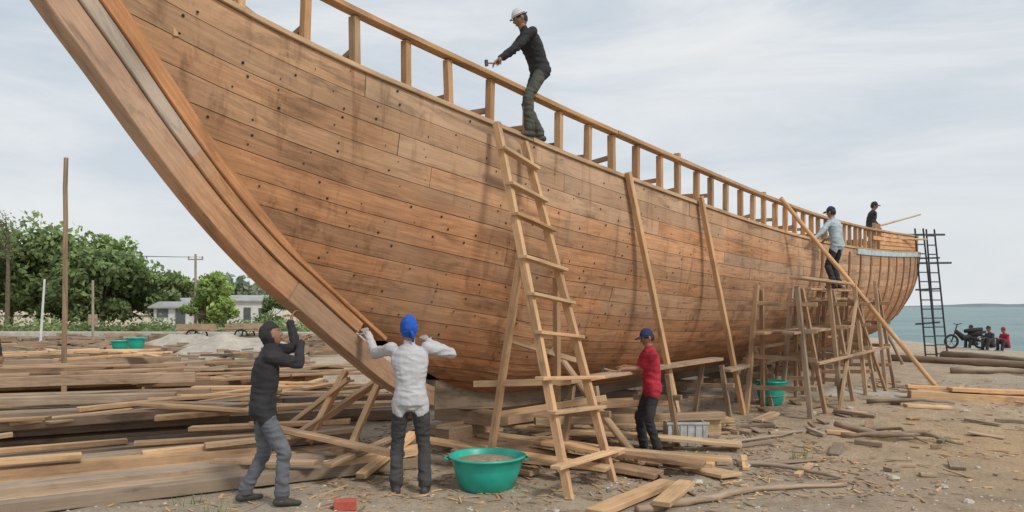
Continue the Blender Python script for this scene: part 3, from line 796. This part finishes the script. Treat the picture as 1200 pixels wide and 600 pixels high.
# ------------------------------------------------------------------ people
def cloth(name,col,var=.3): return plain(name,col,.92,var,5,.6,0,.03)
C={'black':cloth('black_cloth',(.026,.026,.03)),'char':cloth('charcoal_trousers',(.05,.05,.053)),'jean':cloth('grey_jeans',(.12,.13,.15)),
 'white':cloth('light_grey_shirt',(.47,.48,.51),.14),'blue':cloth('blue_cloth',(.015,.1,.48)),'red':cloth('red_shirt',(.36,.02,.04)),'green':cloth('olive_trousers',(.07,.075,.06)),
 'lblue':cloth('light_blue_shirt',(.34,.42,.47),.25),'navy':cloth('navy_cap',(.02,.03,.1)),'skin':plain('skin_brown',(.28,.145,.085),.55,.1,20,.05),'shoe':plain('dark_shoe',(.05,.045,.04),.7),
 'hat':cloth('pale_cap',(.5,.52,.52),.1),'glove':cloth('work_glove',(.36,.35,.33)),'hair':plain('black_hair',(.012,.01,.009),.6),'eye':plain('eye_white',(.6,.58,.55),.3),'lip':plain('lips',(.2,.07,.055),.5)}
def ik(a,c,l1,l2,pole):
    d=c-a;L=d.length
    mx=(l1+l2)*.995
    if L>mx: c=a+d*(mx/L);d=c-a;L=mx
    dn=d.normalized();x=(l1*l1-l2*l2+L*L)/(2*L);y=math.sqrt(max(0,l1*l1-x*x))
    pp=pole-dn*pole.dot(dn)
    if pp.length<1e-4: pp=V((0,0,-1))
    return a+dn*x+pp.normalized()*y,c
WR={}
def person(name,loc,fwd,sc,shirt,trou,feet,hands,hip=(0,0,.925),lean=(0,0),look=None,hat='cap',hatm='navy',sleeve='long',pole=None,vox=.011,hand='skin',curl=.7,shoes='shoe',knee=None,twist=0):
    e=empty(name);loc=V(loc);F=V((fwd[0],fwd[1],0)).normalized();Rr=V((F.y,-F.x,0))
    def W(x,y,z): return loc+(Rr*x+F*y+Z*z)*sc
    segs=[]
    mats=[C[shirt],C[trou],C['skin'],C[shoes],C[hand]]
    mb=MB();joints=[]
    def cap(p0,p1,r0,r1,mi,fl=None):
        r0*=sc;r1*=sc;d=(p1-p0);L=max(d.length,1e-5);d=d/L
        pts=[p0-d*r0*.95,p0-d*r0*.7,p0-d*r0*.35,p0,p0.lerp(p1,.5),p1,p1+d*r1*.35,p1+d*r1*.7,p1+d*r1*.95]
        rs=[r0*.3,r0*.71,r0*.93,r0,(r0+r1)/2,r1,r1*.93,r1*.71,r1*.3]
        mb.tube(pts,rs,(1,0,0),mi,14);segs.append((p0,p1,r0,r1,mi))
    def loft(rings,mi,X,Y):
        b0=len(mb.v);n_=18
        for c,rx,ry in rings:
            for j in range(n_):
                a=2*math.pi*j/n_;mb.v.append(c+X*(rx*sc*math.cos(a))+Y*(ry*sc*math.sin(a)))
        for i in range(len(rings)-1):
            for j in range(n_):
                k_=(j+1)%n_;q=b0+i*n_;mb.face((q+j,q+k_,q+n_+k_,q+n_+j),[(0,0)]*4,(1,0,0),mi)
        mb.face(tuple(b0+j for j in range(n_))[::-1],[(0,0)]*n_);mb.face(tuple(b0+(len(rings)-1)*n_+j for j in range(n_)),[(0,0)]*n_)
        for i in range(len(rings)-1):
            for sx in(-.45,0,.45):
                ra=(rings[i][1]*.55+rings[i][2]*.45)*.8*sc;rb=(rings[i+1][1]*.55+rings[i+1][2]*.45)*.8*sc
                segs.append((rings[i][0]+X*sx*rings[i][1]*sc,rings[i+1][0]+X*sx*rings[i+1][1]*sc,min(ra,rings[i][2]*sc),min(rb,rings[i+1][2]*sc),mi))
    P=W(*hip)
    sd=(F*lean[0]+Rr*lean[1]+Z).normalized();sd0=(sd+Z*.6).normalized()
    ct,st=math.cos(twist),math.sin(twist)
    X2=(Rr*ct+F*st);X2=(X2-sd*X2.dot(sd)).normalized();Y2=sd.cross(X2)
    X1=(Rr-sd0*Rr.dot(sd0)).normalized();Y1=sd0.cross(X1)
    def sp(t):
        return P+(sd0*min(t,.2)+sd*max(0,t-.2))*sc
    loft([(sp(-.12),.06,.05),(sp(-.1),.12,.10),(sp(-.03),.16,.12),(sp(.03),.16,.12)],1,X1,Y1)
    loft([(sp(-.065),.158,.122),(sp(-.06),.168,.13),(sp(.03),.162,.126),(sp(.12),.148,.115),(sp(.2),.152,.12)],0,X1,Y1)
    loft([(sp(.18),.15,.118),(sp(.25),.163,.125),(sp(.36),.182,.125),(sp(.44),.178,.108),(sp(.49),.125,.088),(sp(.525),.07,.07),(sp(.535),.04,.04)],0,X2,Y2)
    NB=sp(.51)
    lk=V(look).normalized() if look is not None else F
    HC=NB+(sd*.10+Z*.075+lk*.02)*sc
    cap(NB-sd*.02*sc,HC-Z*.04*sc,.056,.052,2 if hat!='hood' else 0)
    for si,(sgn,tgt) in enumerate(zip((-1,1),hands)):
        S=sp(.455)+X2*(sgn*.17*sc)
        T=V(tgt) if tgt is not None else S+(-Z*.53+Rr*sgn*.08+F*.06)*sc
        reach=T-S
        if reach.length>.2*sc and reach.z>0: S=S+(Z*.03+reach.normalized()*.02)*sc
        wt=T-(T-S).normalized()*.09*sc
        pl=V(pole[si]) if pole and pole[si] else (-Z*.8-F*.3+Rr*sgn*.4)
        E,Wr=ik(S,wt,.285*sc,.255*sc,pl);joints.append(E)
        if sleeve=='long':
            cap(S,E,.064,.05,0);cap(E,Wr,.05,.04,0)
        else:
            m_=S.lerp(E,.72);cap(S,m_,.067,.062,0);cap(S.lerp(E,.5),E,.043,.039,2);cap(E,Wr,.04,.028,2)
        hm=4 if hand!='skin' else 2
        fd=(Wr-E).normalized();td=(T-Wr)
        hd=(fd*.6+(td.normalized() if td.length>.01 else fd)*.6).normalized()
        pn=hd.cross(Rr*sgn)
        if pn.length<.2: pn=hd.cross(F)
        pn.normalize()
        if pn.z>0: pn=-pn
        px=hd.cross(pn).normalized()
        hs=sc
        WR[name,si]=(Wr+hd*.1*hs+pn*.025*hs,hd.copy(),px.copy())
        pw=Wr-fd*.03*sc
        cap(pw,Wr+hd*.02*hs,.028,.026,hm)
        for o_ in(-.025,-.008,.009,.026): cap(Wr+hd*.015*hs+px*o_*.7*hs,Wr+hd*.085*hs+px*o_*hs,.0135,.0125,hm)
        for o_,ln in((-.03,.068),(-.01,.078),(.01,.073),(.03,.056)):
            a=Wr+hd*.085*hs+px*o_*1.12*hs;dr=(hd+px*o_*4).normalized();p_=a
            for q,fr in enumerate((.42,.32,.26)):
                ang=curl*(.35+.55*q)
                dd=(dr*math.cos(ang)+pn*math.sin(ang)).normalized();p2=p_+dd*ln*fr*1.2*hs
                cap(p_,p2,.0098-.001*q,.009-.001*q,hm);p_=p2
        ts=-sgn
        a=Wr+hd*.03*hs+px*(.03*ts)*hs;dr=(hd*.6+px*ts*.75+pn*.35).normalized();p2=a+dr*.04*hs;p3=p2+(dr*.6+hd*.5+pn*.25).normalized()*.032*hs
        cap(a,p2,.0135,.011,hm);cap(p2,p3,.011,.009,hm)
    for si,(sgn,ft) in enumerate(zip((-1,1),feet)):
        Hj=P+Rr*(sgn*.088*sc)-Z*.03*sc
        A=W(ft[0],ft[1],.085)
        A.z=(ft[2] if len(ft)>2 else loc.z)+.085*sc
        kp=V(knee[si]) if knee and knee[si] else F+Rr*sgn*.15
        K,A=ik(Hj,A,.425*sc,.41*sc,kp);joints.append(K)
        cap(Hj,K,.09,.067,1);cap(K,A+(K-A)*.06,.067,.06,1);cap(K.lerp(A,.6),A+(K-A)*.08,.062,.068,1);joints.append(A.lerp(K,.12))
        cap(A,A-Z*.03*sc,.036,.036,2)
        fo=(F+Rr*sgn*.22).normalized();A2=A-Z*.045*sc
        cap(A2-fo*.045*sc,A2+fo*.06*sc-Z*.005*sc,.04,.038,3);cap(A2+fo*.05*sc-Z*.004*sc,A2+fo*.155*sc-Z*.014*sc,.038,.026,3)
    ob=mb.build('body',mats,e)
    md=ob.modifiers.new('r','REMESH');md.mode='VOXEL';md.voxel_size=vox
    sm_=ob.modifiers.new('s','SMOOTH');sm_.factor=.5;sm_.iterations=2
    dg=bpy.context.evaluated_depsgraph_get();nm=bpy.data.meshes.new_from_object(ob.evaluated_get(dg))
    ob.modifiers.clear();ob.data=nm
    if len(nm.materials)==0:
        for m_ in mats: nm.materials.append(m_)
    nv=len(nm.vertices);co=np.empty(nv*3);nm.vertices.foreach_get('co',co);co=co.reshape(-1,3)
    best=np.full(nv,1e9);lab=np.zeros(nv,int)
    for p0,p1,r0,r1,mi in segs:
        a=np.array(p0);d=np.array(p1)-a;LL=max(d@d,1e-9);t=np.clip(((co-a)@d)/LL,0,1)
        dist=np.linalg.norm(co-(a+t[:,None]*d),axis=1)-(r0+(r1-r0)*t)
        k_=dist<best;best[k_]=dist[k_];lab[k_]=mi
    nor=np.empty(nv*3);nm.vertices.foreach_get('normal',nor);nor=nor.reshape(-1,3)
    joints.append(sp(.06));JA=np.array([tuple(j) for j in joints])
    jd=np.min(np.linalg.norm(co[:,None,:]-JA[None],axis=2),axis=1)
    for i in range(nv):
        if lab[i] in(0,1):
            p_=V(co[i]);k_=1+1.1*math.exp(-(jd[i]/.13)**2)
            q_=V((p_.x*7+p_.z*5,p_.y*7-p_.z*3,p_.z*17));w=(.28-abs(noise.noise(q_)))*.015*k_+noise.noise(p_*6)*.007
            co[i]+=nor[i]*w*sc
    nm.vertices.foreach_set('co',co.reshape(-1))
    pl=np.empty(len(nm.loops),int);nm.loops.foreach_get('vertex_index',pl)
    ls=np.empty(len(nm.polygons),int);nm.polygons.foreach_get('loop_start',ls)
    nm.polygons.foreach_set('material_index',lab[pl[ls]].astype('i'))
    nm.polygons.foreach_set('use_smooth',[True]*len(nm.polygons));nm.update()
    hx=lk.cross(Z).normalized();hz=hx.cross(lk).normalized();hy=lk;HS=sc
    def HW(x,y,z): return HC+(hx*x+hy*y+hz*z)*HS
    mb=MB();nu,nv_=36,28
    def gs(x,z,cx,cz,s_): return math.exp(-((x-cx)**2+(z-cz)**2)/(s_*s_))
    def hshape(a,b_,k_=1):
        x=.074*math.cos(b_)*math.cos(a);y=.094*math.cos(b_)*math.sin(a);z=.115*math.sin(b_)
        if z<0: x*=1-.28*(-z/.115)**1.6
        if y>0:
            y*=.93
            y+=.026*gs(x,z,0,-.018,.014)+.012*gs(x,z,0,.0,.011)-.009*(gs(x,z,.03,.01,.015)+gs(x,z,-.03,.01,.015))+.006*gs(x,z,0,-.058,.022)+.013*gs(x,z,0,-.095,.028)+.005*gs(x,z,0,.035,.04)
        elif z<-.03: y*=1-.25*(-z-.03)/.085
        return x,y,z
    for i in range(nv_+1):
        b_=-math.pi/2+math.pi*i/nv_
        for j in range(nu): mb.v.append(HW(*hshape(2*math.pi*j/nu,b_)))
    for i in range(nv_):
        for j in range(nu):
            k_=(j+1)%nu;mb.face((i*nu+j,i*nu+k_,i*nu+nu+k_,i*nu+nu+j),[(0,0)]*4)
    def blob(cx,cy,cz,rx,ry,rz,mi):
        b0=len(mb.v)
        for i in range(9):
            b_=-math.pi/2+math.pi*i/8
            for j in range(12):
                a=2*math.pi*j/12;mb.v.append(HW(cx+rx*math.cos(b_)*math.cos(a),cy+ry*math.cos(b_)*math.sin(a),cz+rz*math.sin(b_)))
        for i in range(8):
            for j in range(12):
                k_=(j+1)%12;mb.face((b0+i*12+j,b0+i*12+k_,b0+i*12+12+k_,b0+i*12+12+j),[(0,0)]*4,(1,0,0),mi)
    for s_ in(-1,1):
        blob(s_*.03,.077,.01,.013,.009,.006,1);blob(s_*.03,.084,.01,.006,.004,.006,2)
        blob(s_*.03,.087,.028,.018,.004,.004,2);blob(s_*.076,-.005,-.005,.008,.018,.03,0)
    blob(0,.089,-.056,.023,.007,.006,3)
    mb.build('head',[C['skin'],C['eye'],C['hair'],C['lip']],e,smooth=True)
    mb=MB()
    def shell(k_,cond,wob=0,mi=0,off=(0,0,0)):
        idx={};
        for i in range(nv_+1):
            b_=-math.pi/2+math.pi*i/nv_
            for j in range(nu):
                x,y,z=hshape(2*math.pi*j/nu,b_)
                w=1+wob*noise.noise(V((x*28,y*28,z*40)))
                idx[i,j]=len(mb.v);mb.v.append(HW((x*k_*w+off[0]),(y*k_*w+off[1]),(z*k_*w+off[2])))
        for i in range(nv_):
            for j in range(nu):
                k2=(j+1)%nu;x,y,z=hshape(2*math.pi*(j+.5)/nu,-math.pi/2+math.pi*(i+.5)/nv_)
                if cond(x,y,z): mb.face((idx[i,j],idx[i,k2],idx[i+1,k2],idx[i+1,j]),[(0,0)]*4,(1,0,0),mi)
    if hat in('hood','wrap'):
        shell(1.15,lambda x,y,z:not(y>.022 and -.088<z<.05),.1,0)
        if hat=='wrap':
            for q in range(6):
                z=-.015+q*.016;pts=[]
                for t in range(13):
                    a=t/12*2*math.pi;k5=1-.35*max(0,z)/.1;pts.append(HW(.082*math.cos(a)*k5,.1*math.sin(a)*k5,z+.022*math.cos(a+q)))
                mb.tube(pts,[.008*HS]*13,(1,0,0),0,6)
            mb.tube([HW(.0,-.1,-.02),HW(.01,-.125,-.05),HW(.015,-.12,-.12)],[.018*HS,.02*HS,.01*HS],(1,0,0),0,8)
        else:
            mb.tube([HW(0,-.015,-.075),HW(0,-.02,-.11),HW(0,-.03,-.145),HW(0,-.035,-.175)],[.064*HS,.076*HS,.092*HS,.115*HS],(1,0,0),0,16)
    else:
        shell(1.05,lambda x,y,z:(z>.0 and y<.05) or (y<-.02 and z>-.06) or z>.06,.05,1)
        shell(1.13,lambda x,y,z:z>.035,.02,0,(0,0,.006))
        full=hat=='helmet'
        n_=24;b0=len(mb.v)
        for j in range(n_+1):
            a=(math.pi*j/n_) if not full else 2*math.pi*j/n_
            ex=.07 if not full else .03
            mb.v.append(HW(.082*math.cos(a),.1*math.sin(a),.04));mb.v.append(HW((.088+ex*.25)*math.cos(a),(.104+ex)*math.sin(a) if math.sin(a)>0 else (.104+ex*.6)*math.sin(a),.03))
            mb.v.append(HW((.088+ex*.25)*math.cos(a),(.104+ex)*math.sin(a) if math.sin(a)>0 else (.104+ex*.6)*math.sin(a),.037))
        for j in range(n_):
            q=b0+j*3;mb.face((q,q+3,q+4,q+1),[(0,0)]*4);mb.face((q+1,q+4,q+5,q+2),[(0,0)]*4);mb.face((q+2,q+5,q+3,q),[(0,0)]*4)
    ho=mb.build('headwear',[C[hatm],C['hair']],e,smooth=True)
    if hat in('hood','wrap'):
        so_=ho.modifiers.new('s','SOLIDIFY');so_.thickness=.006
    return e

x,y=-2.32,7.15
person('worker_in_black_jacket',(x,y,G(x,y)+.0),(.9,.35),.985,'black','jean',[(-.15,-.16),(.17,.16)],
  [(-2.13,7.56,1.74),(-1.98,7.42,1.52)],hip=(0,0,.905),lean=(.1,0),look=(.88,.15,.22),hat='hood',hatm='black',pole=[(0.3,-.4,-1),(.4,-.6,-1)],vox=.0085,curl=.9)
x,y=-1.02,7.72
person('worker_in_white_shirt',(x,y,G(x,y)),(-.12,1),1.03,'white','char',[(-.14,.0),(.14,-.05)],
  [(-1.57,8.15,1.57),(-.86,8.02,1.5)],hip=(0,0,.925),lean=(.04,-.02),look=(-.35,.9,.12),hat='wrap',hatm='blue',pole=[(-.2,0,-1),(1,-.2,-.6)],vox=.0085,hand='glove')
x,y=1.8,9.75
person('worker_in_red_shirt',(x,y,G(x,y)),(-1,-.1),.925,'red','black',[(-.12,-.03),(.13,.1)],
  [(1.37,9.86,1.04),(1.34,9.62,1.02)],hip=(0,0.02,.915),lean=(.1,0),look=(-.95,-.2,-.35),hat='cap',hatm='navy',sleeve='short',pole=[(0.4,.2,-1),(.4,-.2,-1)],vox=.009)
P=SP(2.52,1.135,0)
zt=zsf(2.5)+.054
person('worker_on_gunwale',(P.x,P.y,zt),(-.8,-.35),.93,'black','green',[(-.1,.12),(.1,-.12)],
  [(-.27,8.72,4.55),(-.24,8.62,4.50)],hip=(0,-.07,.885),lean=(.55,0),look=(-.9,-.25,-.5),hat='helmet',hatm='hat',pole=[(0,0,-1),(0,0,-1)],vox=.0085)
P=SP(11.7,2.3,0)
person('worker_on_scaffold',(P.x,P.y,2.2),(-.6,.75),1.0,'lblue','black',[(-.14,.0),(.16,.05)],
  [SP(11.1,1.9,3.1),SP(12.1,1.95,3.2)],hip=(0,0,.9),lean=(.22,0),look=(-.6,.7,-.2),hat='cap',hatm='navy',vox=.012)
P=SP(18.9,1.45,0)
person('worker_on_deck',(P.x,P.y,zsf(18.9)-.245),(1,-.1),1.0,'black','char',[(-.14,.0),(.16,.05)],
  [SP(19.6,1.6,4.1),SP(19.8,1.3,4.15)],hip=(0,0,.9),lean=(.18,0),look=(.9,-.3,-.2),hat='cap',hatm='black',vox=.014)
x,y=-8.42,12.25
person('worker_behind_timber',(x,y,.12),(1,-.3),1.0,'black','char',[(-.14,0),(.14,.1)],[None,None],look=(.9,-.3,0),hat='cap',hatm='black',vox=.014)
def heldtool(name,key,back,fwd_,hl,r,dirv):
    c,hd,px=WR[key];d=V(dirv).normalized();mb=MB()
    mb.pole(c-d*back,c+d*fwd_,r,r*.9,(.8,.2,0),segs=2)
    e=c+d*fwd_;q=d.cross(V((-d.y,d.x,0))).normalized() if abs(d.z)<.95 else V((1,0,0))
    mb.beam(e-q*hl,e+q*hl,.03,.03,(.4,.5,0),1);mb.build(name,[M['old'],M['metal']])
heldtool('hammer',('worker_on_gunwale',0),.06,.12,.035,.01,(-.9,-.4,-.1))
heldtool('mallet',('worker_in_red_shirt',1),.08,.2,.055,.013,(-1,-.1,.25))
mb=MB();mb.pole(SP(19.2,1.45,4.1),SP(22.5,2.2,4.75),.03,.025,(.9,.2,0));mb.build('carried_pole',[M['new']])
mb=MB();mb.pole(SP(21,1.7,3.9),SP(24.5,2.1,4.1),.04,.03,(.9,.2,0));mb.build('spare_pole',[M['new']])

# ------------------------------------------------------------------ motorbike and seated people on the beach
mb=MB();c=V((19.5,33,G(19.5,33)))
for dx in(-.62,.62):
    pts=[c+V((dx+.27*math.cos(t),0,.3+.27*math.sin(t))) for t in [i*2*math.pi/20 for i in range(21)]]
    mb.tube(pts,[.05]*21,(1,0,0),0,8)
    for q in range(6):
        a=q*math.pi/3;mb.pole(c+V((dx,0,.3)),c+V((dx+.24*math.cos(a),0,.3+.24*math.sin(a))),.01,.01,(1,0,0),1,5,segs=1)
mb.tube([c+V((-.62,0,.3)),c+V((-.5,0,.6)),c+V((-.4,0,.95)),c+V((-.35,0,1.05))],[.03,.03,.03,.03],(1,0,0),1,8)
mb.tube([c+V((-.35,-.3,1.08)),c+V((-.4,0,1.02)),c+V((-.35,.3,1.08))],[.02,.02,.02],(1,0,0),1,6)
mb.tube([c+V((-.45,0,.75)),c+V((-.1,0,.45)),c+V((.2,0,.5)),c+V((.62,0,.32))],[.08,.13,.12,.04],(1,0,0),2,10)
mb.tube([c+V((-.05,0,.74)),c+V((.3,0,.78)),c+V((.7,0,.84))],[.08,.11,.07],(1,0,0),0,10)
mb.tube([c+V((.2,0,.55)),c+V((.5,0,.66)),c+V((.85,0,.72))],[.12,.11,.05],(1,0,0),2,10)
mb.build('motorbike',[M['rubber'],M['metal'],C['black']],smooth=True)
for x,y,sh,ht in((21.0,32.6,'red','red'),(20.0,32.0,'char','black'),(20.35,33.8,'black','navy')):
    person('seated_person',(x,y,G(x,y)),(-1,-.2),1.0,sh,'char',[(-.12,.35),(.14,.32)],[(x-.4,y-.1,G(x,y)+.5),(x-.4,y+.2,G(x,y)+.5)],hip=(0,0,.25),lean=(.3,0),hat='cap',hatm=ht,vox=.02)

# ------------------------------------------------------------------ light, sky, camera
sun_dir=V((.60,-.66,.9)).normalized()
el=math.asin(sun_dir.z);az=math.atan2(sun_dir.x,sun_dir.y)
L=bpy.data.lights.new('sun','SUN');L.energy=2.15;L.angle=math.radians(11);L.color=(1,.93,.82)
lo=bpy.data.objects.new('sun',L);COL.objects.link(lo);lo.rotation_euler=(-sun_dir).to_track_quat('-Z','Y').to_euler()
w=bpy.data.worlds.new('World');bpy.context.scene.world=w;w.use_nodes=True;n=w.node_tree.nodes;l=w.node_tree.links
bg=n['Background'];sky=n.new('ShaderNodeTexSky');sky.sky_type='NISHITA';sky.sun_disc=False;sky.sun_elevation=el;sky.sun_rotation=az;sky.dust_density=3
tc=n.new('ShaderNodeTexCoord');mp=n.new('ShaderNodeMapping');mp.inputs['Scale'].default_value=(1,1,4.2);mp.inputs['Rotation'].default_value=(.22,-.12,.4);l.new(tc.outputs['Generated'],mp.inputs[0])
f1=noi(n,l,mp.outputs[0],2.1,9,.6,.7)
r=ramp(n,[(.35,(6.0,6.8,7.6)),(.48,(7.2,7.75,8.25)),(.6,(8.4,8.7,8.9)),(.72,(9.1,9.15,9.15))]);l.new(f1,r.inputs[0])
sz=n.new('ShaderNodeSeparateXYZ');l.new(tc.outputs['Generated'],sz.inputs[0])
mr=n.new('ShaderNodeMapRange');mr.inputs[1].default_value=0;mr.inputs[2].default_value=.3;mr.inputs[3].default_value=.6;mr.inputs[4].default_value=0;l.new(sz.outputs[2],mr.inputs[0])
c=mixc(n,l,mr.outputs[0],r.outputs[0],(8.5,8.75,8.9))
c=mixc(n,l,.92,sky.outputs[0],c)
l.new(c,bg.inputs[0]);bg.inputs[1].default_value=.097
cam=bpy.data.cameras.new('Camera');co=bpy.data.objects.new('Camera',cam);COL.objects.link(co)
co.location=(0,0,1.85);co.rotation_euler=(math.radians(90),0,0);cam.sensor_width=36;cam.lens=27;cam.shift_y=58/1200;cam.clip_end=9000;cam.clip_start=.05
sc_=bpy.context.scene;sc_.camera=co
sc_.view_settings.view_transform='Standard';sc_.view_settings.look='None';sc_.view_settings.exposure=0
